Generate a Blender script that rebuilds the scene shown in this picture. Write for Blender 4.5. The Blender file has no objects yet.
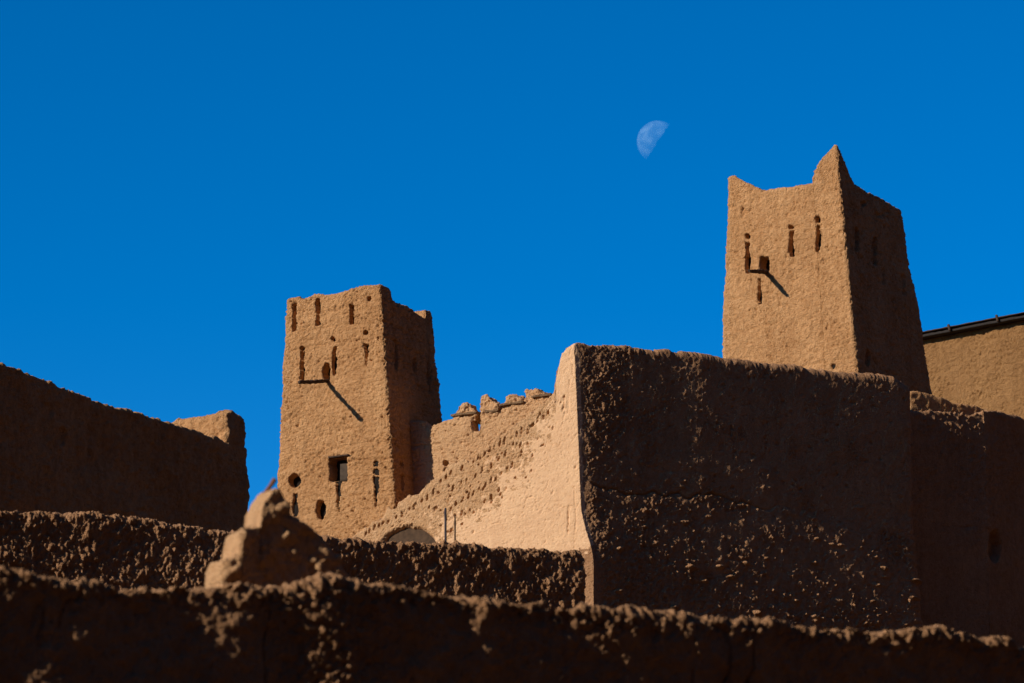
import bpy, math, random
import numpy as np
from math import radians as R

random.seed(7)
rng = np.random.RandomState(11)
S = bpy.context.scene
COL = S.collection

# ------------------------------------------------------------------ camera model
W_, H_ = 1024, 683
LENS = 160.0
FPX = LENS / 36.0 * W_
PITCH = R(15.55)
CAM = np.array([0.0, 0.0, 1.6])
FWD = np.array([0, math.cos(PITCH), math.sin(PITCH)])
UPV = np.array([0, -math.sin(PITCH), math.cos(PITCH)])
RGT = np.array([1.0, 0, 0])


def ray(px, py):
    return FWD + RGT * ((px - 512.0) / FPX) + UPV * ((341.5 - py) / FPX)


def at(px, py, Y):
    d = ray(px, py)
    return CAM + d * (Y / d[1])


def hit(px, py, P, t):
    """point of the vertical plane through P with plan direction t seen at a picture position"""
    d = ray(px, py)
    a = np.array([[d[0], -t[0]], [d[1], -t[1]]])
    k = np.linalg.solve(a, np.array([P[0] - CAM[0], P[1] - CAM[1]]))
    return CAM + d * k[0]


def proj(P):
    q = P - CAM
    z = q @ FWD
    return 512 + FPX * (q @ RGT) / z, 341.5 - FPX * (q @ UPV) / z


def plan(deg):
    """direction running right along a face; positive angle: right end is farther away"""
    return np.array([math.cos(R(deg)), math.sin(R(deg)), 0.0])


# ------------------------------------------------------------------ terrain height
GY = [-4000, -60, 8, 45, 100, 150, 160, 200, 260, 500, 900, 6000]
GZ = [0, 0, 0, 7.3, 19.3, 32.3, 33.2, 36, 38, 10, 0, 0]


def ground(x, y):
    z = np.interp(y, GY, GZ)
    k = np.clip((np.abs(x) - 60) / 200.0, 0, 1)
    k = k * k * (3 - 2 * k)
    z = z * (1 - k)
    # added unseen hills behind, right and left, shaped to block sky light
    x = np.asarray(x, float); y = np.asarray(y, float)
    b = np.clip((-22 - y) / 170.0, 0, 1) * np.clip((x + 290) / 100.0, 0, 1)
    c = np.clip((x - 48) / 170.0, 0, 1) * np.clip((330 - y) / 150.0, 0, 1)
    far = np.clip((1400 + y) / 500.0, 0, 1) * np.clip((1400 - x) / 500.0, 0, 1)
    a = np.clip((-65 - x) / 130.0, 0, 1) * np.clip((y - 40) / 60.0, 0, 1) * np.clip((420 - y) / 150.0, 0, 1) * np.clip((1400 + x) / 500.0, 0, 1)
    return np.maximum(z, 95 * a) + np.maximum(245 * b ** .85, 170 * c ** .8) * far


# ------------------------------------------------------------------ noise
def _h(ix, iy, iz, seed):
    with np.errstate(over='ignore'):
        h = (ix.astype(np.int64) * 374761393 + iy.astype(np.int64) * 668265263 + iz.astype(np.int64) * 2147483647 + seed * 1274126177)
        h = h & 0xFFFFFFFF
        h = ((h ^ (h >> 13)) * 1274126177) & 0xFFFFFFFF
        h = ((h ^ (h >> 16)) * 2246822519) & 0xFFFFFFFF
        h = h ^ (h >> 15)
    return (h & 0xFFFFFF) / float(0xFFFFFF)


def vnoise(p, seed=0):
    i = np.floor(p).astype(np.int64)
    f = p - i
    f = f * f * f * (f * (f * 6 - 15) + 10)
    out = 0
    for a in (0, 1):
        wa = f[:, 0] if a else 1 - f[:, 0]
        for b in (0, 1):
            wb = f[:, 1] if b else 1 - f[:, 1]
            for c in (0, 1):
                wc = f[:, 2] if c else 1 - f[:, 2]
                out = out + wa * wb * wc * _h(i[:, 0] + a, i[:, 1] + b, i[:, 2] + c, seed)
    return out * 2 - 1


def fbm(p, scale, octv=3, seed=0, gain=.5):
    o = 0
    amp = 1.0
    q = p / scale
    for k in range(octv):
        o = o + amp * vnoise(q + 17.3 * k, seed + k)
        amp *= gain
        q = q * 2.03
    return o


ROT = np.array([[.80, .36, -.48], [-.60, .48, -.64], [0, .80, .60]])


def _hi(ix, iy, iz, seed):
    h = (ix * 374761393 + iy * 668265263 + iz * 2147483647 + seed * 1274126177) & 0xFFFFFFFF
    h = ((h ^ (h >> 13)) * 1274126177) & 0xFFFFFFFF
    return ((h ^ (h >> 16)) * 2246822519) & 0xFFFFFFFF


def worley(p, scale, seed=0, box=0.0):
    """distance to the nearest feature point and that cell's random number; box > 0 gives angular cells"""
    q = (p / scale) @ ROT
    i = np.floor(q).astype(np.int64)
    f = q - i
    best = np.full(len(p), 9.0)
    cid = np.zeros(len(p), np.int64)
    for a in (-1, 0, 1):
        for b in (-1, 0, 1):
            for c in (-1, 0, 1):
                h = _hi(i[:, 0] + a, i[:, 1] + b, i[:, 2] + c, seed)
                dx = np.abs(f[:, 0] - a - (h & 1023) / 1023.0)
                dy = np.abs(f[:, 1] - b - ((h >> 10) & 1023) / 1023.0)
                dz = np.abs(f[:, 2] - c - ((h >> 20) & 1023) / 1023.0)
                d = np.sqrt(dx * dx + dy * dy + dz * dz)
                if box:
                    d = d * (1 - box) + 1.25 * box * np.maximum(np.maximum(dx, dy), dz)
                m = d < best
                best = np.where(m, d, best)
                cid = np.where(m, h, cid)
    return best, (((cid * 2654435761) >> 7) & 0xFFFF) / 65535.0


def sstep(a, b, x):
    t = np.clip((x - a) / (b - a), 0, 1)
    return t * t * (3 - 2 * t)


# surface characters: displacement in metres along the surface normal
def plaster(P, amp=1.0):
    q = P * np.array([1, 1, 1.35])
    d = .045 * fbm(P, 1.6, 2, 1) + .020 * fbm(q, .42, 3, 5, .6)
    d += .016 * fbm(P * np.array([.65, .65, 1.7]), .12, 2, 9, .7)
    zz_ = P[:, 2] + .10 * fbm(P, .9, 2, 37)
    lift = np.abs((zz_ / .62) % 1.0 - .5) * 2
    d -= .036 * sstep(.84, 1.0, lift) * sstep(-.3, .3, fbm(P, 1.4, 2, 38))
    f, c = worley(q, .24, 21)
    flake = sstep(.1, .5, fbm(P, 1.1, 2, 31))
    d += .03 * flake * (c - .5) * sstep(.62, .35, f)
    reg = .55 + .45 * sstep(-.3, .4, fbm(P, .9, 2, 33))
    qq = P * np.array([1, 1, 1.25])
    d -= reg * (.060 * grains(qq, .17, .62, 23) + .075 * grains(P, .085, .45, 25, .5))
    d += reg * .045 * grains(P, .09, .45, 27, .5)
    return d * amp


def grains(P, scale, thr, seed, soft=.42):
    f, c = worley(P, scale, seed, .6)
    k = (c - thr) / max(1e-3, 1 - thr)
    rad = soft * (.65 + .5 * k)
    return np.where(c > thr, np.clip((1 - f / rad) * 1.9, 0, 1), 0.0) * (.5 + .6 * k)


def rubble(P, amp=1.0, peb=1.0):
    d = .05 * fbm(P, 1.5, 2, 2) + .028 * fbm(P, .35, 3, 6, .6) + .012 * fbm(P, .09, 2, 8)
    reg = .35 + .65 * sstep(-.25, .35, fbm(P, 1.3, 2, 44))
    d += peb * reg * (.060 * grains(P, .20, .45, 51) + .035 * grains(P, .10, .5, 61))
    return d * amp


# ------------------------------------------------------------------ lattice solids
def lattice(xs, ys, zs):
    nx, ny, nz = len(xs), len(ys), len(zs)

    def idx(i, j, k):
        return (i * ny + j) * nz + k
    quads = []

    def face(fn, A, B, flip):
        a, b = np.meshgrid(np.arange(A - 1), np.arange(B - 1), indexing='ij')
        a = a.ravel(); b = b.ravel()
        q = np.stack([fn(a, b), fn(a + 1, b), fn(a + 1, b + 1), fn(a, b + 1)], 1)
        quads.append(q[:, ::-1] if flip else q)
    face(lambda a, b: idx(a, 0, b), nx, nz, False)          # front  y=0
    face(lambda a, b: idx(a, ny - 1, b), nx, nz, True)      # back
    face(lambda a, b: idx(0, a, b), ny, nz, True)           # x=0 end
    face(lambda a, b: idx(nx - 1, a, b), ny, nz, False)     # x=1 end
    face(lambda a, b: idx(a, b, 0), nx, ny, True)           # bottom
    face(lambda a, b: idx(a, b, nz - 1), nx, ny, False)     # top
    Q = np.concatenate(quads)
    u, inv = np.unique(Q.ravel(), return_inverse=True)
    Q = inv.reshape(-1, 4)
    k = u % nz
    j = (u // nz) % ny
    i = u // (nz * ny)
    return np.asarray(xs)[i], np.asarray(ys)[j], np.asarray(zs)[k], i, j, k, Q


def normals(P, Q):
    a, b, c, d = P[Q[:, 0]], P[Q[:, 1]], P[Q[:, 2]], P[Q[:, 3]]
    n = np.cross(c - a, d - b)
    N = np.zeros_like(P)
    for m in range(4):
        for ax in range(3):
            N[:, ax] += np.bincount(Q[:, m], weights=n[:, ax], minlength=len(P))
    return N / (np.linalg.norm(N, axis=1, keepdims=True) + 1e-12)


def rnd_box(p, lo, hi, r):
    """round the edges of a box; lo/hi per axis (use +-inf where an end must stay square)"""
    c = np.minimum(np.maximum(p, lo + r), hi - r)
    d = p - c
    L = np.linalg.norm(d, axis=1, keepdims=True)
    m = np.max(np.abs(d), axis=1, keepdims=True)
    return c + np.where(L > 1e-9, d * (m / np.maximum(L, 1e-9)), 0)


def seq(L, step, fine_ends=0.0, nfine=4):
    n = max(2, int(round(L / step)) + 1)
    a = np.linspace(0, L, n)
    if fine_ends > 0:
        f = np.linspace(0, fine_ends, nfine + 1)
        a = np.unique(np.round(np.concatenate([f, a[(a > fine_ends * 1.2) & (a < L - fine_ends * 1.2)], L - f]), 5))
    return a


def hgt(dense_from, nd, nc):
    return np.unique(np.concatenate([np.linspace(0, dense_from, nc), np.linspace(dense_from, 1, nd)]))


def mesh_obj(name, P, Q, mat, parent=None, origin=None, smooth=True):
    o0 = np.zeros(3)
    if origin is not None:
        o0 = np.asarray(origin, float)
    elif parent is not None:
        o0 = np.array(parent.location)
    me = bpy.data.meshes.new(name)
    V = (P - o0).astype(np.float32)
    me.vertices.add(len(V))
    me.vertices.foreach_set('co', V.ravel())
    n = len(Q)
    k = Q.shape[1]
    me.loops.add(n * k)
    me.loops.foreach_set('vertex_index', Q.astype(np.int32).ravel())
    me.polygons.add(n)
    me.polygons.foreach_set('loop_start', np.arange(0, n * k, k, dtype=np.int32))
    me.polygons.foreach_set('use_smooth', np.full(n, smooth))
    me.update(calc_edges=True)
    me.validate()
    me.materials.append(mat)
    o = bpy.data.objects.new(name, me)
    COL.objects.link(o)
    if parent is not None:
        o.parent = parent
    elif origin is not None:
        o.location = origin
    return o


def empty(name, loc):
    o = bpy.data.objects.new(name, None)
    o.location = loc
    COL.objects.link(o)
    return o


def tag(o, label=None, cat=None, group=None, kind=None):
    if label: o['label'] = label
    if cat: o['category'] = cat
    if group: o['group'] = group
    if kind: o['kind'] = kind
    return o


def path_wall(pts, thick, tops, zbase, step, dense, nd, r=.12, disp=plaster, carve=None, flare=None, nc=6, ystep=.12,
              top_jag=None, sm=.7):
    """a wall of given thickness along a plan polyline (its front line). tops: per segment list of (s, z).
    Returns vertices and quads in world space."""
    pts = [np.array([p[0], p[1], 0.0]) for p in pts]
    segs = [pts[i + 1] - pts[i] for i in range(len(pts) - 1)]
    Ls = [np.linalg.norm(s) for s in segs]
    ts = [s / l for s, l in zip(segs, Ls)]
    inn = [np.array([-t[1], t[0], 0]) for t in ts]          # to the back, left of the running direction
    back = []
    for i in range(len(pts)):
        if i == 0: back.append(inn[0])
        elif i == len(pts) - 1: back.append(inn[-1])
        else:
            b = inn[i - 1] + inn[i]
            back.append(b / (b @ inn[i]))
    cum = np.concatenate([[0], np.cumsum(Ls)])
    Ltot = cum[-1]
    xs = np.unique(np.round(np.concatenate([seq(Ltot, step, r, 4)] + [[c] for c in cum]), 5))
    ys = seq(thick, ystep, r, 4)
    zs = hgt(dense, nd, nc)
    s, y, w, i, j, k, Q = lattice(xs, ys, zs)
    sv = np.concatenate([np.array([a for a, _ in tp]) + cum[n] for n, tp in enumerate(tops)])
    zv = np.concatenate([np.array([b for _, b in tp]) for tp in tops])
    order = np.argsort(sv, kind='stable')
    top = lambda q: np.interp(q, sv[order], zv[order])
    gs = np.linspace(0, Ltot, 800)
    tg = top(gs)
    kw = max(1, int(sm / (Ltot / 799)))
    tsm = np.convolve(np.pad(tg, kw, mode='edge'), np.ones(2 * kw + 1) / (2 * kw + 1), mode='valid')
    Hm = np.interp(s, gs, tsm) - zbase
    wt = np.clip((w - .84) / .16, 0, 1) ** 1.5
    zt = zbase + w * Hm + wt * (top(s) - zbase - Hm) - top(s)
    L = np.stack([s, y, zt], 1)
    L = rnd_box(L, np.array([0, 0, -1e6]), np.array([Ltot, thick, 0]), r)
    s2, y2, z2 = L[:, 0], L[:, 1], L[:, 2]
    si = np.clip(np.searchsorted(cum, s2, side='right') - 1, 0, len(Ls) - 1)
    u = (s2 - cum[si]) / np.array(Ls)[si]
    A = np.array(pts)[si]; B = np.array(pts)[si + 1]
    bA = np.array(back)[si]; bB = np.array(back)[si + 1]
    z = top(s2) + z2
    P = A * (1 - u)[:, None] + B * u[:, None]
    if flare is not None:
        P = P + flare(s2, z, cum)
    P = P + (bA * (1 - u)[:, None] + bB * u[:, None]) * y2[:, None]
    P[:, 2] = z
    N = normals(P, Q)
    if top_jag is not None:
        nearTop = sstep(-.5, 0, z2)
        P[:, 2] += nearTop * top_jag(P)
    D = disp(P)
    if carve is not None:
        px, py = proj(P)
        fr = (j == 0)
        D = D - np.where(fr, carve(px, py, s2, z), 0)
    return P + N * D[:, None], Q


def px_top(pxs, P, t):
    """picture outline -> [(s, z)] on the vertical plane through P running along t"""
    out = []
    for (a, b) in pxs:
        h = hit(a, b, P, t)
        out.append((float((h - P)[:2] @ t[:2]), float(h[2])))
    return out


# ------------------------------------------------------------------ materials
def nt(mat):
    mat.use_nodes = True
    t = mat.node_tree
    for n in list(t.nodes):
        t.nodes.remove(n)
    return t


def earth(name, dark, light, fleck=.25, scale=1.0, bump=.9, rough=.95, grit=15.0):
    m = bpy.data.materials.new(name)
    t = nt(m); N = t.nodes; L = t.links
    out = N.new('ShaderNodeOutputMaterial')
    b = N.new('ShaderNodeBsdfPrincipled')
    b.inputs['Roughness'].default_value = rough
    b.inputs['Specular IOR Level'].default_value = .08
    L.new(b.outputs[0], out.inputs[0])
    tc = N.new('ShaderNodeTexCoord')

    def noise(sc, det, rough_=.6):
        n = N.new('ShaderNodeTexNoise')
        n.inputs['Scale'].default_value = sc * scale
        n.inputs['Detail'].default_value = det
        n.inputs['Roughness'].default_value = rough_
        L.new(tc.outputs['Object'], n.inputs['Vector'])
        return n
    n1 = noise(.55, 6)
    n2 = noise(6, 5, .7)
    n3 = noise(24, 4, .75)
    mx = N.new('ShaderNodeMath'); mx.operation = 'MULTIPLY_ADD'
    L.new(n2.outputs[0], mx.inputs[0]); mx.inputs[1].default_value = .45
    mp = N.new('ShaderNodeMapping'); mp.inputs['Scale'].default_value = (2.6, 2.6, .35)
    L.new(tc.outputs['Object'], mp.inputs['Vector'])
    n4 = noise(1.0, 5, .65); L.new(mp.outputs[0], n4.inputs['Vector'])
    av = N.new('ShaderNodeMath'); av.operation = 'MULTIPLY_ADD'
    L.new(n4.outputs[0], av.inputs[0]); av.inputs[1].default_value = .45
    hv = N.new('ShaderNodeMath'); hv.operation = 'MULTIPLY'; L.new(n1.outputs[0], hv.inputs[0]); hv.inputs[1].default_value = .55
    L.new(hv.outputs[0], av.inputs[2])
    mm = N.new('ShaderNodeMath'); mm.operation = 'MULTIPLY'
    L.new(av.outputs[0], mm.inputs[0]); mm.inputs[1].default_value = .55
    L.new(mm.outputs[0], mx.inputs[2])
    cr = N.new('ShaderNodeValToRGB')
    cr.color_ramp.elements[0].position = .38; cr.color_ramp.elements[0].color = (*dark, 1)
    cr.color_ramp.elements[1].position = .60; cr.color_ramp.elements[1].color = (*light, 1)
    L.new(mx.outputs[0], cr.inputs[0])
    # straw and pebble flecks; bump pits darkened in colour like shade
    fr = N.new('ShaderNodeValToRGB')
    fr.color_ramp.elements[0].position = .60; fr.color_ramp.elements[0].color = (0, 0, 0, 1)
    fr.color_ramp.elements[1].position = .72; fr.color_ramp.elements[1].color = (fleck,) * 3 + (1,)
    L.new(n3.outputs[0], fr.inputs[0])
    mix = N.new('ShaderNodeMix'); mix.data_type = 'RGBA'
    L.new(fr.outputs[0], mix.inputs[0]); L.new(cr.outputs[0], mix.inputs[6])
    mix.inputs[7].default_value = tuple(min(.75, c * 1.5 + .04) for c in light) + (1,)
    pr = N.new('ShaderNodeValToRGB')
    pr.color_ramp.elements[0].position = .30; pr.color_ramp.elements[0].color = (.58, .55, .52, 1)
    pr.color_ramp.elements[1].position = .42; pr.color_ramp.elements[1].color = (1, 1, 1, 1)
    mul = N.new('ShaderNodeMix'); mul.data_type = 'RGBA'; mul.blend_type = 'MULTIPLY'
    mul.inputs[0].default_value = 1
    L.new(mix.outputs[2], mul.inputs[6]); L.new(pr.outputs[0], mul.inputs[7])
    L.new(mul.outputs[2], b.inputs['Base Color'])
    bp = N.new('ShaderNodeBump')
    bp.inputs['Strength'].default_value = bump
    bp.inputs['Distance'].default_value = .06
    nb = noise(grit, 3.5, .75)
    ba0 = N.new('ShaderNodeMath'); ba0.operation = 'MULTIPLY_ADD'
    L.new(nb.outputs[0], ba0.inputs[0]); ba0.inputs[1].default_value = 2.4; L.new(n3.outputs[0], ba0.inputs[2])
    ba = N.new('ShaderNodeMath'); ba.operation = 'MULTIPLY_ADD'
    L.new(n2.outputs[0], ba.inputs[0]); ba.inputs[1].default_value = .7; L.new(ba0.outputs[0], ba.inputs[2])
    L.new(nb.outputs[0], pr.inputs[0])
    L.new(ba.outputs[0], bp.inputs['Height'])
    L.new(bp.outputs[0], b.inputs['Normal'])
    return m


def plain(name, col, rough=.7, metal=0.0, var=.3, sc=8):
    m = bpy.data.materials.new(name)
    t = nt(m); N = t.nodes; L = t.links
    out = N.new('ShaderNodeOutputMaterial'); b = N.new('ShaderNodeBsdfPrincipled')
    b.inputs['Roughness'].default_value = rough; b.inputs['Metallic'].default_value = metal
    b.inputs['Specular IOR Level'].default_value = .2
    L.new(b.outputs[0], out.inputs[0])
    tc = N.new('ShaderNodeTexCoord'); n = N.new('ShaderNodeTexNoise')
    n.inputs['Scale'].default_value = sc; n.inputs['Detail'].default_value = 5
    L.new(tc.outputs['Object'], n.inputs['Vector'])
    cr = N.new('ShaderNodeValToRGB')
    cr.color_ramp.elements[0].position = .3; cr.color_ramp.elements[0].color = tuple(c * (1 - var) for c in col) + (1,)
    cr.color_ramp.elements[1].position = .7; cr.color_ramp.elements[1].color = tuple(c * (1 + var) for c in col) + (1,)
    L.new(n.outputs[0], cr.inputs[0]); L.new(cr.outputs[0], b.inputs['Base Color'])
    return m


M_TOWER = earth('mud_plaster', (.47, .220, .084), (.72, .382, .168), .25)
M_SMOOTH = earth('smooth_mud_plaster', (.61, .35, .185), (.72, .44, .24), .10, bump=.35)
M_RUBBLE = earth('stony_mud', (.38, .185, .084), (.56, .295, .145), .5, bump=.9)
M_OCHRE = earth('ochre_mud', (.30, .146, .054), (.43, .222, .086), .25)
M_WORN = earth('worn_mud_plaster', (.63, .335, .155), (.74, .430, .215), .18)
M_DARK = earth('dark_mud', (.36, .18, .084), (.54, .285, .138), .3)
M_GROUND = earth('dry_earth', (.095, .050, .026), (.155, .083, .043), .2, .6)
M_ROCK = earth('sky_blocker_rock', (.030, .018, .011), (.048, .030, .019), .1, .2)  # for the added out-of-view hills, dark so they bounce little light
M_RECESS_SHADE = plain('painted_recess_shade', (.070, .038, .019), .85)  # plate in the arch, shade of the recess put into its colour
M_HOLE_SHADE = plain('painted_hole_shade', (.014, .009, .006), .95)  # near-black colour stands in for the darkness inside openings
M_WOOD = plain('weathered_wood', (.055, .030, .017), .85, sc=14)
M_PANEL = plain('grey_board', (.058, .037, .022), .8, sc=6)
M_ROOF = plain('dark_roof_edge', (.022, .015, .011), .75)
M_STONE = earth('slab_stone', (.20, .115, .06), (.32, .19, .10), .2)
M_METAL = plain('dull_metal', (.055, .042, .045), .6, .3)
M_SHARD = plain('red_clay', (.17, .075, .045), .85)


# ------------------------------------------------------------------ small solids
def bar(name, a, b, wd, ht, mat, parent=None, origin=None, rough=.006, n=24):
    """a hewn bar from a to b, width wd, height ht"""
    a = np.asarray(a, float); b = np.asarray(b, float)
    d = b - a; L = np.linalg.norm(d); d = d / L
    side = np.cross(d, [0, 0, 1.0])
    if np.linalg.norm(side) < .2:
        side = np.array([1.0, 0, 0])
    side /= np.linalg.norm(side)
    up = np.cross(side, d)
    s, y, z, i, j, k, Q = lattice(np.linspace(0, L, n), np.linspace(0, wd, 6), np.linspace(0, ht, 6))
    p = np.stack([s, y, z], 1)
    rr = min(wd, ht) * .3
    p = rnd_box(p, np.array([0, 0, 0]), np.array([L, wd, ht]), rr)
    P = a + d * p[:, :1] - side * (p[:, 1:2] - wd / 2) + up * (p[:, 2:] - ht / 2)
    Nn = normals(P, Q)
    P = P + Nn * (rough * fbm(P, .15, 2, 71))[:, None]
    return mesh_obj(name, P, Q, mat, parent, origin)


def lump(name, c, t, size, mat, parent=None, origin=None, amp=.05, n=22, r=None, shape=None, seed=0):
    """a worn block centred on c in plan, resting at c.z; size along t, deep, high"""
    inn = np.array([-t[1], t[0], 0])
    s, y, z, i, j, k, Q = lattice(np.linspace(0, 1, n), np.linspace(0, 1, max(6, n // 2)), np.linspace(0, 1, n))
    p = np.stack([s, y, z], 1) * np.array(size)
    rr = r if r is not None else min(size) * .3
    p = rnd_box(p, np.zeros(3), np.array(size), rr)
    if shape is not None:
        p = shape(p, np.array(size))
    P = np.asarray(c) + t * (p[:, :1] - size[0] / 2) + inn * (p[:, 1:2] - size[1] / 2) + np.array([0, 0, 1.0]) * p[:, 2:]
    Nn = normals(P, Q)
    P = P + Nn * (amp * fbm(P + seed, .22, 4, 81, .65))[:, None]
    return mesh_obj(name, P, Q, mat, parent, origin)


def deep(dep, kind):
    return dep * 1.7 if kind in 'srw' and .19 < dep < .5 else dep


# holes in a face, in picture coordinates of that face: (cx, cy, w, h, depth, kind)
def make_carve(holes, seed=3):
    def f(px, py, s, z):
        out = np.zeros(len(px))
        P3 = np.stack([px, py, np.zeros(len(px))], 1)
        wob = .9 * vnoise(P3 / 6.0, seed) + .7 * vnoise(P3 / 2.2, seed + 1)
        wob2 = 1.6 * vnoise(P3 / 4.0 + 50, seed)
        for (cx, cy, w, h, dep, kind) in holes:
            dep = deep(dep, kind)
            x = px - cx + wob * .6
            y = py - cy + wob2 * .6
            if kind == 'r':
                e = np.sqrt((x / (w / 2)) ** 2 + (y / (h / 2)) ** 2)
                m = sstep(1.15, .8, e)
            elif kind == 'w':                                   # wedge, narrowing downwards
                hw = .85 * w / 2 * np.clip(1 - (y + h / 2) / h * .8, .15, 1)
                m = sstep(1.25, .8, np.abs(x) / hw) * sstep(1.08, .95, np.abs(y) / (h / 2))
            elif kind == 'g':                                   # slanting gouge
                x2 = x + y * .22
                e = np.sqrt((x2 / (w / 2)) ** 2 + (y / (h / 2)) ** 2)
                m = sstep(1.2, .55, e)
            else:
                ww = w / 2 * (1 if w > 8 else .72 + .14 * np.sin(y * .3 + cx))
                m = sstep(1.2, .7, np.abs(x) / ww) * sstep(1.1, .88, np.abs(y) / (h / 2))
            out = np.maximum(out, m * dep)
        return out
    return f


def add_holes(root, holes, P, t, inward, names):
    """a small near-black plate in each opening, the shade inside put into its colour"""
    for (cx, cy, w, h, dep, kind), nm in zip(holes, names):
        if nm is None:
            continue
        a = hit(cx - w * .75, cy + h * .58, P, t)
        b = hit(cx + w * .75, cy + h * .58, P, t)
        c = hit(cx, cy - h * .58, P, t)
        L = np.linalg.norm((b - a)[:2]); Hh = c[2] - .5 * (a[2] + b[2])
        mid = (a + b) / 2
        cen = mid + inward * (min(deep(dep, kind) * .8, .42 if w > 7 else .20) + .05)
        lump(nm, cen, t, (L, .10, Hh), M_HOLE_SHADE, root, amp=.012, n=8, r=.02)


# ------------------------------------------------------------------ towers
def tower(name, F, FL, BR, t, m, top_fn, zbase, mat, front_holes, side_holes, root, nu=130, nv=90, nw=300, dense=.42, r=.13, disp=plaster):
    """F, FL, BR: (top point, lower point) of the three visible vertical edges"""
    def edge(e):
        a, b = e
        return lambda z: a + (b - a) * ((z - a[2]) / (b[2] - a[2]))[:, None]
    eF, eFL, eBR = edge(F), edge(FL), edge(BR)
    Wd = np.linalg.norm((F[0] - FL[0])[:2]); Dd = np.linalg.norm((BR[0] - F[0])[:2])
    xs = seq(Wd, Wd / nu, r, 4); ys = seq(Dd, Dd / nv, r, 4); zs = hgt(dense, nw, 7)
    s, y, w, i, j, k, Q = lattice(xs, ys, zs)
    ztop = top_fn(s / Wd, y / Dd)
    H = ztop - zbase
    p = np.stack([s, y, -(1 - w) * H], 1)
    p = rnd_box(p, np.array([0, 0, -1e6]), np.array([Wd, Dd, 0]), r)
    u = p[:, 0] / Wd; v = p[:, 1] / Dd
    z = top_fn(u, v) + p[:, 2]
    f, fl, br = eF(z), eFL(z), eBR(z)
    P = fl * (1 - u)[:, None] + f * u[:, None] + (br - f) * v[:, None]
    P[:, 2] = z
    Nn = normals(P, Q)
    D = disp(P)
    px, py = proj(P)
    D = D - np.where(j == 0, make_carve(front_holes)(px, py, s, z), 0)
    D = D - np.where(i == len(xs) - 1, make_carve(side_holes)(px, py, y, z), 0)
    return mesh_obj('wall', P + Nn * D[:, None], Q, mat, root), Wd, Dd


def spout(root, P, t, n1, base_px, tip_px, wd=.13):
    a = hit(base_px[0], base_px[1], P, t)
    b = hit(tip_px[0], tip_px[1], a, n1)
    d = (b - a) / np.linalg.norm(b - a)
    bar('drain_spout', a - d * .3, b, wd, wd * .9, M_WOOD, root, rough=.03, n=40)
    return a, b


# ---- left tower
T1 = plan(-26.6); M1 = plan(63.4); N1 = -M1
YT = 154.0
F = (at(380.5, 283.5, YT), at(395.2, 505, YT))
FL = (hit(285.5, 298, F[0], T1), hit(276.2, 495, F[1], T1))
BR = (hit(433, 312, F[0], M1), hit(444, 440, F[1], M1))
zl = F[0][2]


def top_left(u, v):
    front = zl + (FL[0][2] - zl) * (1 - u) + .05 * np.sin(u * 9) - .12 * sstep(.13, .17, u) * sstep(.30, .2, u)
    side = zl - .32 + .05 * np.sin(v * 14)
    e = np.minimum(np.minimum(u, 1 - u), np.minimum(v, 1 - v))
    z = front * sstep(.22, .18, v) + (1 - sstep(.22, .18, v)) * side
    bump = sstep(.84, .88, v) * sstep(.6, .7, u)
    z = z + bump * .30
    return z - 1.1 * sstep(.18, .24, e)


lt = empty('mud_brick_tower', (float(F[0][0]) - 1.5, YT + 1.0, float(ground(F[0][0], YT)) - .3))
tag(lt, 'flat-topped square mud tower rising left of the crenellated wall', 'tower')
fh = [(294, 317, 5, 27, .22, 's'), (317.5, 312, 5, 26, .22, 's'), (351.6, 314, 5, 20, .25, 's'), (368.6, 297.7, 4, 4, .2, 'r'),
      (365.5, 332.5, 4.5, 4.5, .25, 'r'), (332, 339, 4.5, 4.5, .25, 'r'), (302, 348, 4.5, 5, .25, 'r'), (302.4, 366.5, 5, 29, .35, 's'),
      (334, 361, 5, 27, .35, 's'), (325.8, 372, 7.5, 17, .45, 'r'), (366, 354.5, 5, 22, .35, 'w'), (338, 469, 16, 24, .5, 's'),
      (338.6, 497, 4.5, 31, .3, 'w'), (294.7, 481, 12, 13, .5, 'r'), (295.6, 505, 5.5, 22, .2, 's'), (321, 510, 9, 19, .4, 'r'),
      (375.3, 463.6, 4.5, 5, .35, 'r'), (375.3, 471.2, 4.5, 5, .35, 'r'), (376, 491, 5.5, 28, .4, 'w')]
fn = ['slit', 'slit', 'slit', None, 'vent_hole', 'vent_hole', 'vent_hole', 'slit', 'slit', 'spout_niche', 'slit', None, 'slit', 'round_hole', 'slit',
      'round_hole', 'vent_hole', 'vent_hole', 'slit']
sh = [(396, 354, 4, 28, .2, 's'), (415.7, 364, 4.5, 13, .3, 's'), (429, 378, 4, 31, .2, 's'), (402.7, 464, 3.5, 5, .2, 'r'),
      (402.7, 482, 3, 14, .2, 's')]
for q in range(34):                                             # erosion scars low on the face
    fh.append((random.uniform(282, 392), random.uniform(300, 530), random.uniform(2, 5), random.uniform(3, 9), random.uniform(.02, .045), 'g'))
    fn.append(None)
lw, WdL, DdL = tower('wall', F, FL, BR, T1, M1, top_left, float(ground(F[0][0], YT)) - 1, M_TOWER, fh, sh, lt, dense=.33)
add_holes(lt, fh, F[0] * 0 + (F[0] + F[1]) / 2, T1, M1, fn)
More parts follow.
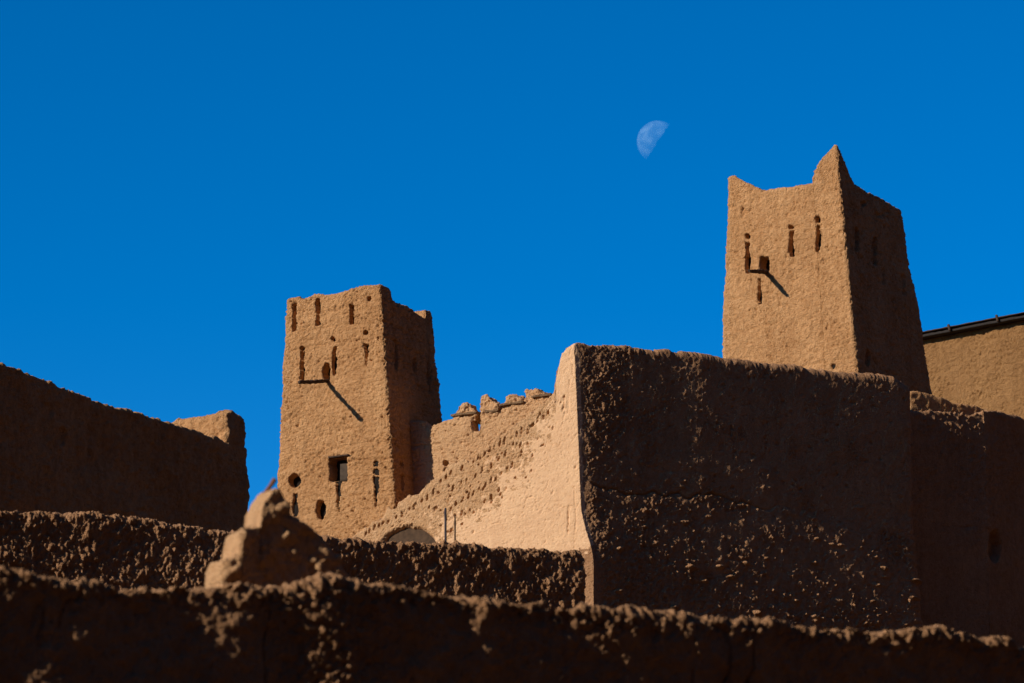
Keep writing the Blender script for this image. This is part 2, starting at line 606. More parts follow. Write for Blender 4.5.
# window with a grey board half across it
win = (338, 469, 16, 24)
wa = hit(329, 481.5, (F[0] + F[1]) / 2, T1); wb = hit(347, 481.5, (F[0] + F[1]) / 2, T1); wc = hit(338, 456, (F[0] + F[1]) / 2, T1)
wn = lump('window', (wa + wb) / 2 + M1 * .55, T1, (np.linalg.norm(wb - wa), .1, wc[2] - wa[2]), M_HOLE_SHADE, lt, amp=.01, n=8, r=.02)
bar('lintel', wa * [1, 1, 0] + [0, 0, wc[2]] - T1 * .05 + M1 * .06, wb * [1, 1, 0] + [0, 0, wc[2]] + T1 * .05 + M1 * .06, .14, .07, M_WOOD, wn,
    origin=None)
for ch in wn.children:
    pass
sa = hit(337.5, 480, (F[0] + F[1]) / 2, T1); sb = hit(345.5, 480, (F[0] + F[1]) / 2, T1); sc_ = hit(341, 462, (F[0] + F[1]) / 2, T1)
lump('shutter', (sa + sb) / 2 + M1 * .20, T1, (np.linalg.norm(sb - sa), .04, sc_[2] - sa[2]), M_PANEL, wn, amp=.004, n=8, r=.01)
SP1 = spout(lt, (F[0] + F[1]) / 2, T1, N1, (326, 381), (299, 382.5))
TL_F = F

# ---- right tower
T2 = plan(-32); M2 = plan(58); N2 = -M2
YR = 168.0
F2 = (at(840, 176, YR), at(858, 370, YR))
FL2 = (hit(726, 199, F2[0], T2), hit(721.5, 362, F2[1], T2))
BR2 = (hit(900.5, 205, F2[0], M2), hit(932, 385, F2[1], M2))
zr = F2[0][2]
mpp = 1 / 26.0


def top_right(u, v):
    e = np.minimum(np.minimum(u, 1 - u), np.minimum(v, 1 - v))
    z = zr + (FL2[0][2] - zr) * (1 - u) * (1 - v) - .05 * np.sin(u * 11) + .04 * np.sin(v * 12)
    # horns at the corners: stepped on the front side, steep on the flank
    hF = 1.38 * np.clip((u - .76) / .24, 0, 1) ** .45 * np.clip(1 - v / .24, 0, 1) ** 1.05
    hFL = 1.0 * np.minimum(1, 1.22 * np.clip(1 - u / .33, 0, 1) ** .9) * np.clip(1 - v / .24, 0, 1)
    hBL = .7 * np.clip(1 - u / .2, 0, 1) * np.clip((v - .75) / .25, 0, 1) * 0
    z = z - 1.0 * sstep(.13, .2, e)
    return z + hF + hFL + hBL


rt = empty('mud_brick_tower', (float(F2[0][0]), YR + 2, float(ground(F2[0][0], YR)) - .3))
tag(rt, 'taller mud tower with pointed corner horns, standing under the moon behind the stony wall', 'tower')
fh2 = [(747.8, 257.5, 5.5, 29, .35, 's'), (747.8, 236, 4.5, 5, .3, 'r'), (792, 244, 5.5, 25, .35, 's'), (791.4, 227, 4.5, 4.5, .25, 'r'),
       (818, 238, 5.5, 24, .35, 's'), (817, 219.6, 5.5, 6, .3, 'r'), (743, 211, 5, 9, .1, 'r'), (765, 264, 8.5, 13, .45, 's'),
       (760, 291, 4, 25, .3, 's'), (833, 366, 4, 5, .3, 'r')]
fn2 = ['slit', 'vent_hole', 'slit', 'vent_hole', 'slit', 'vent_hole', None, 'spout_niche', 'slit', 'vent_hole']
for q in range(26):
    fh2.append((random.uniform(730, 850), random.uniform(190, 330), random.uniform(2, 4), random.uniform(3, 8), random.uniform(.02, .04), 'g'))
    fn2.append(None)
sh2 = [(857.5, 239, 4, 22, .3, 's'), (876, 250, 4.5, 26, .3, 's'), (863, 203, 6, 6, .15, 'r'), (868, 358, 4, 13, .25, 's'), (884, 276, 4, 16, .12, 's'),
       (903, 285, 4, 20, .12, 's'), (880, 215, 10, 4, .08, 'r')]
tower('wall', F2, FL2, BR2, T2, M2, top_right, float(ground(0, YR)) - 1, M_TOWER, fh2, sh2, rt, nu=150, nv=100, nw=260, dense=.48)
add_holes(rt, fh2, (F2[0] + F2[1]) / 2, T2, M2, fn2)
SP2 = spout(rt, (F2[0] + F2[1]) / 2, T2, N2, (767, 272), (748.5, 271), .15)

# ------------------------------------------------------------------ crenellated wall joining the left tower
QW = F[0] * [1, 1, 0] + M1 * 1.55
A_W = QW - T1 * .05
topsW = [(408, 421), (425, 421), (427, 425), (431, 426), (441, 422), (452, 419), (471, 417), (472.5, 431), (479.5, 431), (481, 418), (498, 411),
         (502, 408), (521, 404), (525, 402), (540, 400), (556, 397), (575, 394)]
W_end = hit(600, 395, QW, T1)
W_pts = [A_W, W_end]
gou = [(445.5, 463.7, 5.5, 6, .3, 'r'), (445.5, 470.6, 4.5, 4, .25, 'r')]
for q in range(30):
    gou.append((random.uniform(436, 545), random.uniform(405, 470), random.uniform(2, 4), random.uniform(2, 5), random.uniform(.03, .07), 'g'))
cw = empty('crenellated_wall', (float(W_end[0]) - 2, float(W_end[1]), float(ground(0, 153))))
tag(cw, 'sunlit crenellated mud wall with four worn merlons beside the flat-topped tower', 'wall')
Pw, Qw = path_wall(W_pts, .55, [px_top(topsW, A_W * [1, 1, 0], T1)], float(ground(0, 153)) - 1, .035, .45, 190, r=.07, disp=plaster, carve=make_carve(gou))
mesh_obj('wall', Pw, Qw, M_WORN, cw)
INW = M1


def dome(p, size):
    q = p.copy()
    x = (p[:, 0] / size[0] - .5) * 2
    q[:, 2] = p[:, 2] * (1 - .62 * x ** 2)
    return q


def slant(p, size):
    q = p.copy()
    x = p[:, 0] / size[0]
    q[:, 2] = p[:, 2] * (1 - .55 * np.clip((x - .35) / .65, 0, 1))
    return q


for (x0, x1, yb, yt, shp, sd, slab_y) in [(452.5, 475.5, 419, 403, dome, 1, 414), (479.5, 497.5, 413, 394.5, slant, 2, 411.5),
                                          (500.5, 523, 408, 393.5, dome, 3, 403.5), (524.5, 551.5, 402, 387.5, slant, 4, 396)]:
    a = hit(x0, yb, A_W, T1); b = hit(x1, yb, A_W, T1); c = hit((x0 + x1) / 2, yt, A_W, T1); sl = hit((x0 + x1) / 2, slab_y, A_W, T1)
    cen = (a + b) / 2; cen = cen + INW * .27
    zb = (a[2] + b[2]) / 2 - .12
    mr = lump('merlon', [cen[0], cen[1], zb], T1, (np.linalg.norm(b - a), .5, c[2] - zb), M_WORN, cw, amp=.065, n=40, r=.06, shape=shp, seed=sd * 5)
    wslab = np.linalg.norm(b - a) * (1.1 if sd in (1, 3) else .75)
    off = T1 * (.0 if sd in (1, 3) else .15)
    lump('slab', np.array([cen[0], cen[1], sl[2] - .05]) + off, T1, (wslab, .68, .085), M_STONE, mr, origin=None, amp=.02, n=14, r=.02, seed=sd)
# sub-parts hang under merlons, whose local frame equals the wall's
for o in list(COL.objects):
    if o.parent is not None and o.parent.type == 'MESH' and o.parent.parent is not None:
        # vertices were written relative to the part's own (zero) location: shift to the root's frame
        pl = o.parent.parent.location
        o.data.transform(__import__('mathutils').Matrix.Translation(-pl))

# ------------------------------------------------------------------ the big L-shaped wall: sunlit ramp side and shaded stony front
TB1 = plan(-26.6)
TB2 = plan(29.2)
C0 = at(575, 345, 150.0) * [1, 1, 0]
A0 = hit(330, 540, C0, TB1) * [1, 1, 0]
D0 = hit(905.5, 390, C0, TB2) * [1, 1, 0]
rampO = [(330, 556), (345, 545), (363, 531), (380, 519), (395, 508), (414, 494), (433, 481), (452, 469), (470, 456), (500, 437), (530, 414), (548, 399),
         (554, 393), (556, 380), (559, 364), (562, 354), (568, 347), (574, 343)]
frontO = [(577, 342), (597, 346), (610, 345), (625, 346), (655, 351), (665, 349), (676, 352), (690, 353), (706, 355), (712, 357), (740, 359), (770, 364),
          (800, 367), (830, 371), (852, 373), (870, 374), (884, 376), (895, 380), (905, 386), (910, 391)]
gr = [(409, 553, 57, 51, .27, 'r')]
for (xa, ya, xb, yb, sp) in [(440, 481, 549, 413, 6.2), (446, 511, 518, 462, 6.4), (396, 517, 440, 488, 7.0), (366, 534, 392, 518, 5.0),
                             (452, 489, 536, 436, 8.5), (470, 510, 505, 486, 7.5)]:    # rows of notches running up with the ramp
    n_ = int(math.hypot(xb - xa, yb - ya) / sp)
    for q in range(n_):
        if random.random() < .14: continue
        f_ = (q + random.uniform(-.15, .15)) / n_
        gr.append((xa + (xb - xa) * f_, ya + (yb - ya) * f_ + random.uniform(-1, 1), random.uniform(1.3, 1.9), random.uniform(4.5, 8.0), random.uniform(.13, .22), 'g'))
for q in range(60):                                             # and stray scars between them
    x = random.uniform(400, 556)
    y = np.interp(x, [a for a, _ in rampO], [b for _, b in rampO]) + random.uniform(6, 62)
    if y > 540 or (abs(x - 409) < 31 and y > 516): continue
    gr.append((x, y, random.uniform(1.2, 2.6), random.uniform(2, 5), random.uniform(.06, .16), 'g'))
for q in range(40):
    gr.append((random.uniform(440, 578), random.uniform(400, 545), random.uniform(1.5, 3), random.uniform(1.5, 5), random.uniform(.02, .05), 'g'))
gr.append((568, 520, 2, 26, .05, 's')); gr.append((564, 402, 2, 12, .05, 's'))


def corner_flare(s, z, cum):
    zc = 37.6
    k = sstep(0, 2.2, zc - z)
    near = np.clip(1 - np.abs(s - cum[1]) / 2.5, 0, 1)
    lean = (42.6 - z) * .040
    return TB1[None, :] * (k * near * .40 + np.clip(1 - np.abs(s - cum[1]) / 3, 0, 1) * np.clip(lean, -.05, .26))[:, None]


def big_disp(P):
    # smooth plaster on the sunlit side, flaking at the ramp; stones on the front
    side = ((P - C0)[:, :2] @ M1[:2]) / .83
    q = P * np.array([1, 1, 1.2])
    px, py = proj(P)
    below = py - np.interp(px, [a for a, _ in rampO], [b for _, b in rampO])
    edge_ = 62 - np.clip((px - 440) / 115, 0, 1) * 40 + 26 * fbm(P, 1.1, 3, 14)
    smooth_ = np.where(px > 556, 1, sstep(-8, 14, below - edge_))
    vein = np.abs(fbm(P * np.array([1, 1, .35]), .8, 3, 119, .55))
    a = plaster(P, .62) * (1 - .68 * smooth_) - .03 * smooth_ * sstep(.03, 0, vein)
    h = sstep(34.5, 41, P[:, 2])
    lf = np.clip(1 - side / 5.5, 0, 1)
    reg = sstep(-.35, .45, .8 * fbm(P, 1.1, 3, 44) + .9 * lf + .62 * (1 - h) - .50)
    b = .030 * fbm(P, 1.7, 2, 2) + .020 * fbm(P, .4, 3, 6, .55) + .010 * fbm(P, .1, 2, 8)
    b = b + reg * (.020 * grains(P, .17, .55, 91) + .028 * grains(P, .085, .40, 92) + .030 * fbm(P, .10, 4, 99, .75)) + .016 * grains(P, .12, .6, 94)
    b = b + (1 - h) * (.16 * grains(P * np.array([.6, .6, 1.5]), .30, .84, 93) + .06 * grains(P, .16, .80, 97) + .03 * fbm(P, .25, 3, 98, .6))
    sc6 = np.minimum(np.clip(side, 0, None), 7.0)
    b = b + .055 * (sc6 - sc6 ** 2 / 14) + .055 * np.clip(38.4 - P[:, 2], 0, 6) * sstep(.2, 3.0, side)
    b = b - .05 * grains(q, .21, .72, 95) - .03 * grains(q, .12, .7, 96)
    # long crack across the front at mid height
    zc = 38.6 + .35 * fbm(P * [1, 1, 0], 2.5, 3, 77) - .05 * side
    zc = zc + .10 * fbm(P * [1, 1, .3], .35, 2, 78)
    b = b - .075 * sstep(.06, .0, np.abs(P[:, 2] - zc)) * sstep(-.5, .0, fbm(P, 2.2, 1, 79)) * sstep(9, 6, side)
    b = b + .035 * sstep(.0, -.12, P[:, 2] - zc)
    k = sstep(.08, .55, side)
    return a * (1 - k) + b * k


big = empty('corner_wall', (float(C0[0]), float(C0[1]), float(ground(C0[0], 150))))
tag(big, 'tall mud wall with broad shaded stony front and sunlit side sloping down to the left', 'wall')
t1s = px_top(rampO, A0, TB1)
def bowed(x):                                                   # the front bows out a little; keep its crest where it is
    q = np.clip((x - 577) / 26.5, 0, 7)
    return 24 * .055 * (q - q * q / 14)
t2s = px_top([(a, b + bowed(a)) for a, b in frontO], C0, TB2)
def crumb(P):
    return .05 * fbm(P, .5, 3, 15, .6) + .07 * grains(P, .22, .55, 16)
def big_jag(P):
    px, py = proj(P)
    return crumb(P) + np.where(px < 548, .16 * fbm(P, .45, 3, 19, .65), 0)


Pb, Qb = path_wall([A0, C0, D0], 1.7, [t1s, t2s], float(ground(0, 150)) - .8, .028, .22, 310, r=.10, disp=big_disp, carve=make_carve(gr),
                   flare=corner_flare, top_jag=big_jag)
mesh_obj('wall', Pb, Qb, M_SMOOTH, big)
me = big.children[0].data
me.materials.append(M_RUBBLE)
cen = np.zeros(len(me.polygons) * 3); me.polygons.foreach_get('center', cen)
cen = cen.reshape(-1, 3) + np.array(big.location)
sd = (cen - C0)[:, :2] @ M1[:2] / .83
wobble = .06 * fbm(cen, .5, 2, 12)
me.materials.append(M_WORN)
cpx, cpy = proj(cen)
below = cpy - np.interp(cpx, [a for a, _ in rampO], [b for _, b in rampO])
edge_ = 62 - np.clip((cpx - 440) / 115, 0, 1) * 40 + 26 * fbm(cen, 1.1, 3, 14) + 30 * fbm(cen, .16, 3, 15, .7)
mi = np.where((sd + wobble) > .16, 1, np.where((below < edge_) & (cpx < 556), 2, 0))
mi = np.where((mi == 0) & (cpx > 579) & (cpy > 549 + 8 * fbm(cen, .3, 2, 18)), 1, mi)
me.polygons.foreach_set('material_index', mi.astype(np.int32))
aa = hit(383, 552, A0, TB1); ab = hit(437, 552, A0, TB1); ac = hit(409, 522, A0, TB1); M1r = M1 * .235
lump('arched_recess', (aa + ab) / 2 * [1, 1, 0] + [0, 0, aa[2]] + M1r, TB1, (np.linalg.norm(ab - aa), .1, ac[2] - aa[2]), M_RECESS_SHADE, big, amp=.01, n=10, r=.02)

# poles in front of the ramp
for (x, yt, wd, nm, lb, mt) in [(445.5, 508, .078, 'metal_pole', 'taller thicker dark pole standing before the sloping sunlit wall', M_METAL),
                                (455, 515, .052, 'wooden_pole', 'shorter thinner dark pole right of the thicker one', M_WOOD)]:
    tp = at(x, yt, 148.6)
    z0 = float(ground(tp[0], tp[1])) - .2
    o = bar(nm, [tp[0] + .03, tp[1], z0], tp, wd, wd, mt, None, [tp[0], tp[1], z0], n=40)
    tag(o, lb, 'pole')

# ------------------------------------------------------------------ low rubble wall in the middle
TM = plan(24.6)
PM = at(300, 535, 100.0) * [1, 1, 0]
outM = [(-60, 503), (0, 508), (30, 509), (60, 512), (100, 514), (130, 518), (165, 521), (200, 526), (230, 529), (260, 531), (320, 537), (400, 541),
        (440, 543), (470, 545), (520, 548), (552, 548), (575, 549), (585, 552)]
AM = hit(-60, 503, PM, TM) * [1, 1, 0]; BM = hit(586, 552, PM, TM) * [1, 1, 0]


def mid_disp(P):
    d = .05 * fbm(P, 1.2, 2, 2) + .03 * fbm(P, .3, 3, 6, .6)
    q = P * np.array([1, 1, .8])
    d += .022 * grains(q, .15, .45, 101) + .030 * grains(P, .07, .25, 102) + .030 * fbm(q * np.array([1, 1, .8]), .075, 3, 104, .75)
    return d


Pm, Qm = path_wall([AM, BM], .5, [px_top(outM, AM, TM)], float(ground(-4, 95)) - .8, .023, .46, 145, r=.12, disp=mid_disp,
                   top_jag=lambda P: .05 * fbm(P, .35, 3, 25, .6))
o = mesh_obj('rubble_wall', Pm, Qm, M_RUBBLE, None, [float(PM[0]), float(PM[1]), float(ground(-4, 97))])
tag(o, 'long low shaded rubble wall crossing behind the stepped ruin', 'wall')

# ------------------------------------------------------------------ dark building corner on the left
TLa = plan(51); TLb = plan(180 - 31)
CL = at(251.5, 430, 125.0) * [1, 1, 0]
AL = hit(-70, 342, CL, TLa) * [1, 1, 0]
outL = [(-70, 339), (0, 363), (47, 379), (75, 391), (105, 402.5), (135, 413), (163, 421.5), (195, 431.5), (212, 437), (221, 440), (225, 437), (228, 424),
        (230, 412), (236, 410), (242, 413), (246, 421), (248, 430)]
outL = [p for p in outL if p[0] <= 221] + [(226, 441), (236, 444), (248, 447)]
def left_disp(P):
    q = P * np.array([1, 1, 1.1])
    d = .06 * fbm(P, 1.6, 2, 3) + .03 * fbm(q, .4, 3, 7, .6) + .015 * fbm(q, .1, 2, 9, .7)
    return d + .035 * fbm(P * np.array([1, 1, .35]), .22, 3, 143, .65) + .03 * grains(q, .16, .6, 141) - .035 * grains(q, .2, .6, 142)
hl = empty('mud_house', (float(CL[0]), float(CL[1]), float(ground(-8, 120))))
tag(hl, 'dark shaded mud house corner against the sky at the left edge', 'house')
Pl, Ql = path_wall([AL, CL - TLa * .06], .8, [px_top(outL, AL, TLa)], float(ground(-8, 118)) - 1.5, .04, .45, 170, r=.1, disp=left_disp,
                   carve=make_carve([(62, 437, 9, 18, .09, 'r')]))
mesh_obj('wall', Pl, Ql, M_TOWER, hl)
CLi = hit(227, 440, CL, TLa) * [1, 1, 0]
thk = float(np.linalg.norm((CL - CLi)[:2])) * .98
inner = [(228, 406.5), (222, 408.5), (212, 412), (200, 415), (185, 418), (168, 421), (150, 424), (110, 430)]
near = CLi - TLb * .04
far = hit(90, 433, near, TLb) * [1, 1, 0]
tops = px_top(inner[::-1], far, -TLb)
Lr = float(np.linalg.norm((near - far)[:2]))
tops[-1] = (Lr - .25, tops[-1][1]); tops.append((Lr, tops[-1][1] - .02))
Pr, Qr = path_wall([far, near], thk, [tops], float(ground(-8, 118)) - 1.5, .04, .6, 150, r=.26, disp=left_disp, ystep=.05)
mesh_obj('parapet', Pr, Qr, M_TOWER, hl)

# ------------------------------------------------------------------ foreground wall
TF = plan(29.6)
PF = at(512, 600, 45.0) * [1, 1, 0]
outF = [(-90, 556), (0, 567), (40, 574), (75, 581), (110, 585), (160, 585), (200, 584), (260, 586), (290, 587), (308, 582), (322, 577), (335, 577),
        (346, 581), (370, 584), (392, 583), (420, 588), (436, 587), (444, 591), (500, 600), (540, 603), (580, 607), (630, 612), (690, 615), (735, 621),
        (752, 619), (800, 624), (850, 626), (880, 629), (925, 630), (942, 626), (952, 631), (985, 637), (1003, 636), (1024, 645), (1120, 664)]
AF = hit(-90, 556, PF, TF) * [1, 1, 0]; BF = hit(1120, 664, PF, TF) * [1, 1, 0]


def fore_disp(P):
    d = .05 * fbm(P, 1.1, 2, 4) + .019 * fbm(P, .24, 4, 8, .65)
    px, py = proj(P)
    top = np.interp(px, [a for a, _ in outF], [b for _, b in outF])
    nt_ = sstep(34, 4, py - top)
    pat = np.exp(-((px - 330) / 55.0) ** 2) * .9 + np.exp(-((px - 610) / 70.0) ** 2) * .35
    reg = np.clip(nt_ + pat, 0, 1)
    d += reg * (.008 * grains(P, .075, .45, 111) + .016 * grains(P, .042, .25, 112) + .026 * fbm(P, .065, 3, 114, .75)) + .012 * fbm(P, .09, 2, 113)
    d += .065 * np.exp(-((px - 345) / 40.0) ** 2) + .04 * np.exp(-((px - 640) / 60.0) ** 2)
    # cracks in the mud skin
    f = np.abs(fbm(P * [1, 1, .45], .7, 3, 115, .55))
    d -= .05 * sstep(.035, .0, f) * sstep(-.2, .2, fbm(P, 1.0, 1, 118)) * (1 - reg)
    return d


Pf, Qf = path_wall([AF, BF], .5, [px_top(outF, AF, TF)], 5.6, .016, .60, 125, r=.07, disp=fore_disp,
                   top_jag=lambda P: .03 * fbm(P, .25, 3, 35, .6))
o = mesh_obj('mud_wall', Pf, Qf, M_DARK, None, [float(PF[0]), float(PF[1]), 6.6])
tag(o, 'nearest dark mud wall with crumbly sunlit rim along the bottom edge', 'wall')

# ------------------------------------------------------------------ stepped ruin behind the foreground wall
PH = hit(275, 560, PF, TF) * [1, 1, 0] + np.array([-TF[1], TF[0], 0]) * .75
outH = [(222.5, 572), (223.5, 562), (232, 560), (240, 556), (242, 531), (250, 528), (261.5, 525), (263, 501), (269, 493), (277, 487), (284, 494), (291, 512),
        (300, 520), (318, 534), (330, 547), (345, 570), (356, 590)]
AH = hit(222.5, 566, PH, TF) * [1, 1, 0]; BH = hit(356, 590, PH, TF) * [1, 1, 0]


def ruin_disp(P):
    d = .034 * fbm(P, .4, 5, 4, .65) + .018 * fbm(P, .10, 2, 8)
    d += .032 * grains(P, .13, .6, 121) + .014 * grains(P, .06, .5, 122)
    return d


Ph, Qh = path_wall([AH, BH], .36, [px_top(outH, AH, TF)], 6.2, .014, .55, 150, r=.03, disp=ruin_disp, sm=.15)
o = mesh_obj('ruined_pinnacle', Ph, Qh, M_WORN, None, [float(PH[0]), float(PH[1]), 7.0])
tag(o, 'crumbling stepped mud pinnacle rising over the nearest wall', 'ruin')
tipc = hit(267.5, 491, PH + np.array([-TF[1], TF[0], 0]) * .2, TF)
tipe = tipc + np.array([.075, -.01, .125])
o = bar('clay_shard', tipc - [.03, 0, .05], tipe, .055, .05, M_SHARD, None, list(map(float, tipc)), rough=.015, n=10)
tag(o, "small reddish shard stuck upright on the stepped pinnacle's tip", 'shard')

# ------------------------------------------------------------------ walls at the right
TN = plan(26.2); TN2 = plan(50)
PN = at(930, 412, 158.5) * [1, 1, 0]
AN = hit(880, 410, PN, TN) * [1, 1, 0]; CN = hit(984, 414, PN, TN) * [1, 1, 0]
DN = hit(1090, 440, CN, TN2) * [1, 1, 0]
n1o = [(880, 411), (913, 411), (930, 412), (950, 412), (968, 414), (982, 413)]
n2o = [(986, 411), (994, 409), (1004, 412), (1014, 416), (1024, 420), (1090, 444)]


def right_disp(P):
    k = sstep(36.5, 42.0, P[:, 2])
    return (.05 * fbm(P, 1.4, 2, 2) + .02 * fbm(P, .35, 3, 6, .6) + .008 * fbm(P, .1, 2, 8) + (.2 + .8 * k) * (.06 * grains(P, .17, .3, 131) + .04 * grains(P, .1, .35, 132)))


Pn, Qn = path_wall([AN, CN, DN], .6, [px_top(n1o, AN, TN), px_top(n2o, CN, TN2)], float(ground(0, 158)) - .8, .042, .12, 190, r=.1, disp=right_disp,
                   carve=make_carve([(995, 546, 13, 30, .22, 'r'), (968, 527, 22, 3, .05, 'g')]), top_jag=crumb)
o = mesh_obj('terrace_wall', Pn, Qn, M_RUBBLE, None, [float(PN[0]), float(PN[1]), float(ground(0, 158))])
tag(o, 'deeply shaded wall at the right edge with a dark hole', 'wall')
PP = at(912, 391, 161.5) * [1, 1, 0]
parO = [(909.5, 391), (914, 391), (930, 395), (944, 398), (952, 402), (962, 403), (975, 405), (985, 409), (1000, 417), (1012, 424)]
AP = hit(909.5, 391, PP, TN) * [1, 1, 0]; BP = hit(1012, 424, PP, TN) * [1, 1, 0]
Pp, Qp = path_wall([AP, BP], .45, [px_top(parO, AP, TN)], float(ground(0, 160)) - .8, .04, .6, 90, r=.08, disp=lambda P: rubble(P, .7), top_jag=crumb)
o = mesh_obj('parapet', Pp, Qp, M_TOWER, None, [float(PP[0]), float(PP[1]), float(ground(0, 160))])
tag(o, 'short ragged parapet with a sunlit end below the horned tower', 'wall')

# ------------------------------------------------------------------ flat roofed house far right
TH = plan(-35); MH = plan(55)
PX = at(970, 330, 186.0) * [1, 1, 0]
AX = hit(840, 352, PX, TH) * [1, 1, 0]; BX = hit(1110, 297, PX, TH) * [1, 1, 0]
zA = hit(923, 337.5, PX, TH)[2]; zB = hit(1024, 318, PX, TH)[2]
sA = (hit(923, 337.5, PX, TH) - AX)[:2] @ TH[:2]; sB = (hit(1024, 318, PX, TH) - AX)[:2] @ TH[:2]
Lx = float(np.linalg.norm(BX - AX))
zz = lambda s: zA + (zB - zA) * (s - sA) / (sB - sA)
hs = empty('flat_roofed_house', (float(PX[0]), float(PX[1]), float(ground(10, 186))))
tag(hs, 'sunlit ochre house wall with a dark roof edge behind the horned tower', 'house')
Px, Qx = path_wall([AX, BX], 6.0, [[(0, zz(0)), (Lx, zz(Lx))]], float(ground(10, 186)) - 1, .038, .6, 170, r=.05, disp=lambda P: plaster(P, 1.1), ystep=.8)
mesh_obj('wall', Px, Qx, M_OCHRE, hs)
e0 = AX + np.array([0, 0, zz(0)]) - MH * .15; e1 = BX + np.array([0, 0, zz(Lx)]) - MH * .15
bar('roof_edge', e0 - [0, 0, .06], e1 - [0, 0, .06], .55, .13, M_ROOF, hs, n=80, rough=.02)
bar('roof_gutter', e0 + [0, 0, .09], e1 + [0, 0, .09], .68, .045, M_WOOD, hs, n=80, rough=.012)
for (x, y) in [(949, 327.5), (997, 318)]:
    h = hit(x, y, PX - MH * .50, TH)
    bar('gutter_bracket', h - TH * .03 + [0, 0, .14], h + TH * .05 + [0, 0, -.16], .10, .10, M_WOOD, hs, n=10)

# ------------------------------------------------------------------ ground
def grid_ground():
    xs = np.unique(np.concatenate([np.linspace(-5000, -300, 12), np.linspace(-300, 260, 170), np.linspace(260, 5000, 12)]))
    ys = np.unique(np.concatenate([np.linspace(-4000, -260, 12), np.linspace(-260, 300, 190), np.linspace(300, 6000, 24)]))
    X, Y = np.meshgrid(xs, ys, indexing='ij')
    P = np.stack([X.ravel(), Y.ravel(), np.zeros(X.size)], 1)
    P[:, 2] = ground(P[:, 0], P[:, 1])
    near = np.clip((P[:, 1] - 6) / 20, 0, 1) * (P[:, 1] < 260)
    P[:, 2] += near * .25 * fbm(P, 9, 3, 5) + np.clip((-30 - P[:, 1]) / 60, 0, 1) * 9 * fbm(P, 45, 3, 6)
    a, b = np.meshgrid(np.arange(len(xs) - 1), np.arange(len(ys) - 1), indexing='ij')
    ny = len(ys); a = a.ravel(); b = b.ravel()
    Q = np.stack([a * ny + b, (a + 1) * ny + b, (a + 1) * ny + b + 1, a * ny + b + 1], 1)
    return P, Q


Pg, Qg = grid_ground()
go = mesh_obj('ground', Pg, Qg, M_GROUND)
go.data.materials.append(M_ROCK)
gc = Pg[Qg].mean(1)
go.data.polygons.foreach_set('material_index', ((gc[:, 1] < -28) | (np.abs(gc[:, 0]) > 52)).astype(np.int32))
tag(go, kind='structure')

# ------------------------------------------------------------------ moon: a far dome cut to its lit half, lit by the same sun, seen through the bright air
MD = 20000.0
d = ray(658, 141.7); d = d / np.linalg.norm(d)
mc = CAM + d * MD
mr_ = MD * 21.0 / FPX
nu_, nv_ = 280, 140
th = np.linspace(0, 2 * np.pi, nu_, endpoint=False); ph = np.linspace(0, np.pi, nv_ + 1)
V = []
for p in ph:
    for q in th:
        V.append((math.sin(p) * math.cos(q), math.sin(p) * math.sin(q), math.cos(p)))
V = np.array(V)
sunv = np.array([-.805, -.435, .405]); sunv /= np.linalg.norm(sunv)
lim = sunv - d * (sunv @ d); lim /= np.linalg.norm(lim)         # towards the bright limb, square to the line of sight
Q = []
for a in range(nv_):
    for b in range(nu_):
        Q.append((a * nu_ + b, (a + 1) * nu_ + b, (a + 1) * nu_ + (b + 1) % nu_, a * nu_ + (b + 1) % nu_))
Q = np.array(Q)
qc = V[Q].mean(1)
keep = (qc @ d < .05) & (qc @ lim > .02 + .05 * fbm(qc, .16, 3, 88))  # unlit half left out, so the phase is in the shape
Q = Q[keep]
u_, inv_ = np.unique(Q.ravel(), return_inverse=True)
V = V[u_] * mr_ + mc; Q = inv_.reshape(-1, 4)
M_MOON = bpy.data.materials.new('moon_dust')
t = nt(M_MOON); Nn = t.nodes; Lk = t.links
out = Nn.new('ShaderNodeOutputMaterial'); add = Nn.new('ShaderNodeAddShader'); df = Nn.new('ShaderNodeBsdfDiffuse'); tr = Nn.new('ShaderNodeBsdfTransparent')
tc = Nn.new('ShaderNodeTexCoord'); ns = Nn.new('ShaderNodeTexNoise'); ns.inputs['Scale'].default_value = 1.9 / mr_; ns.inputs['Detail'].default_value = 6
cr = Nn.new('ShaderNodeValToRGB')
cr.color_ramp.elements[0].position = .42; cr.color_ramp.elements[0].color = (.032, .046, .05, 1)
cr.color_ramp.elements[1].position = .60; cr.color_ramp.elements[1].color = (.07, .092, .092, 1)
Lk.new(tc.outputs['Object'], ns.inputs['Vector']); Lk.new(ns.outputs[0], cr.inputs[0]); Lk.new(cr.outputs[0], df.inputs['Color'])
Lk.new(df.outputs[0], add.inputs[0]); Lk.new(tr.outputs[0], add.inputs[1]); Lk.new(add.outputs[0], out.inputs[0])
mo = mesh_obj('moon', V, np.array(Q), M_MOON, None, list(map(float, mc)))
tag(mo, 'pale half moon hanging in the deep blue sky', 'moon')

for o in list(COL.objects):
    if o.parent is None and 'kind' not in o.keys():
        o['kind'] = 'thing'

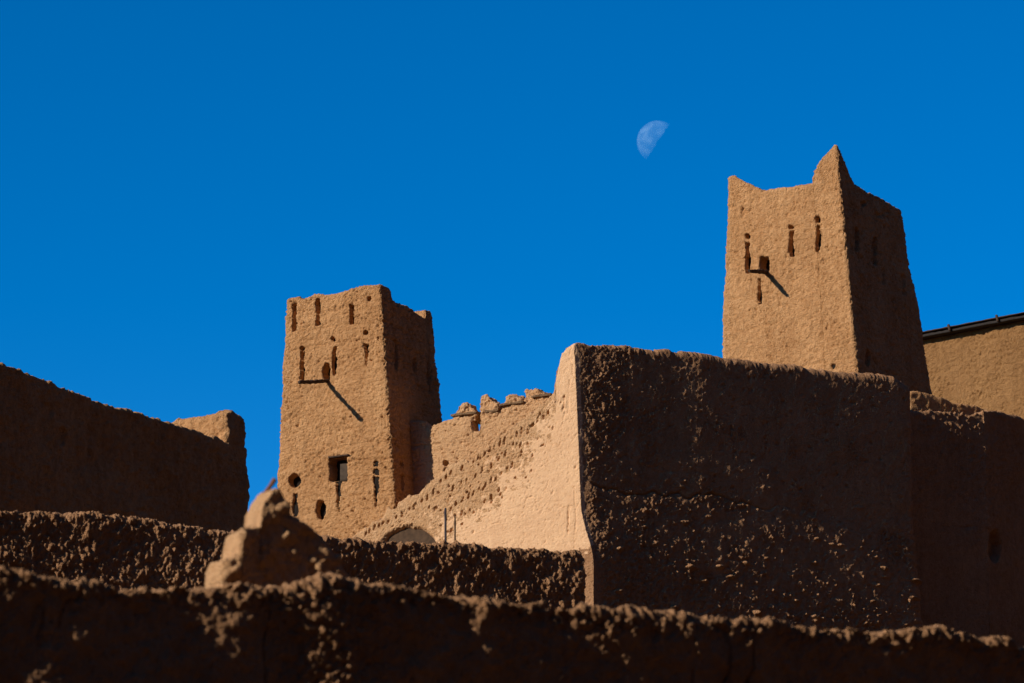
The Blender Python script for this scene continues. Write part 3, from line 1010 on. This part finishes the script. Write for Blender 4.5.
# ------------------------------------------------------------------ light
# direction the sunlight travels, read off the spout shadows
SUN_D = np.array([.805, .435, -.405]); SUN_D /= np.linalg.norm(SUN_D)
az = math.atan2(-SUN_D[0], -SUN_D[1])           # compass from +Y towards +X of the sun's position
el = math.asin(-SUN_D[2])
w = bpy.data.worlds.new('World'); S.world = w; w.use_nodes = True
t = w.node_tree
for n in list(t.nodes): t.nodes.remove(n)
wo = t.nodes.new('ShaderNodeOutputWorld'); bg = t.nodes.new('ShaderNodeBackground'); sky = t.nodes.new('ShaderNodeTexSky')
sky.sky_type = 'NISHITA'; sky.sun_disc = False; sky.sun_elevation = el; sky.sun_rotation = az
sky.altitude = 1500; sky.air_density = 1.0; sky.dust_density = 0.0; sky.ozone_density = 4.0
hsv = t.nodes.new('ShaderNodeHueSaturation'); hsv.inputs['Saturation'].default_value = 1.145; hsv.inputs['Value'].default_value = 1.0; hsv.inputs['Hue'].default_value = .4915
gm = t.nodes.new('ShaderNodeGamma'); gm.inputs['Gamma'].default_value = 1.6
t.links.new(sky.outputs[0], gm.inputs[0]); t.links.new(gm.outputs[0], hsv.inputs['Color']); t.links.new(hsv.outputs[0], bg.inputs[0])
bg.inputs[1].default_value = .061
t.links.new(bg.outputs[0], wo.inputs[0])
sl = bpy.data.lights.new('sun', 'SUN'); sl.energy = 5.0; sl.angle = R(.5); sl.color = (1, .93, .82)
so = bpy.data.objects.new('sun', sl); COL.objects.link(so)
from mathutils import Vector
so.rotation_euler = Vector(SUN_D).to_track_quat('-Z', 'Y').to_euler()

# ------------------------------------------------------------------ camera and view
cd = bpy.data.cameras.new('camera'); cd.lens = LENS; cd.sensor_width = 36; cd.clip_end = 60000; cd.clip_start = .5
cd.dof.use_dof = True; cd.dof.focus_distance = 156; cd.dof.aperture_fstop = 3.2
co = bpy.data.objects.new('camera', cd); COL.objects.link(co)
co.location = CAM; co.rotation_euler = (math.pi / 2 + PITCH, 0, 0)
S.camera = co
S.view_settings.view_transform = 'Standard'; S.view_settings.look = 'None'; S.view_settings.gamma = 1; S.view_settings.exposure = 0
S.view_settings.use_curve_mapping = False
for nm, (a, b), sp in (('L', SP1, (362.5, 422)), ('R', SP2, (783.4, 294.3))):
    pl = (F[0] + F[1]) / 2 if nm == 'L' else (F2[0] + F2[1]) / 2
    s_ = hit(sp[0], sp[1], pl, T1 if nm == 'L' else T2)
    v = s_ - b; print('SUNDIR', nm, v / np.linalg.norm(v), 'len', np.linalg.norm(b - a))
print('tris', sum(len(o.data.polygons) for o in COL.objects if o.type == 'MESH'), 'W', WdL, DdL)
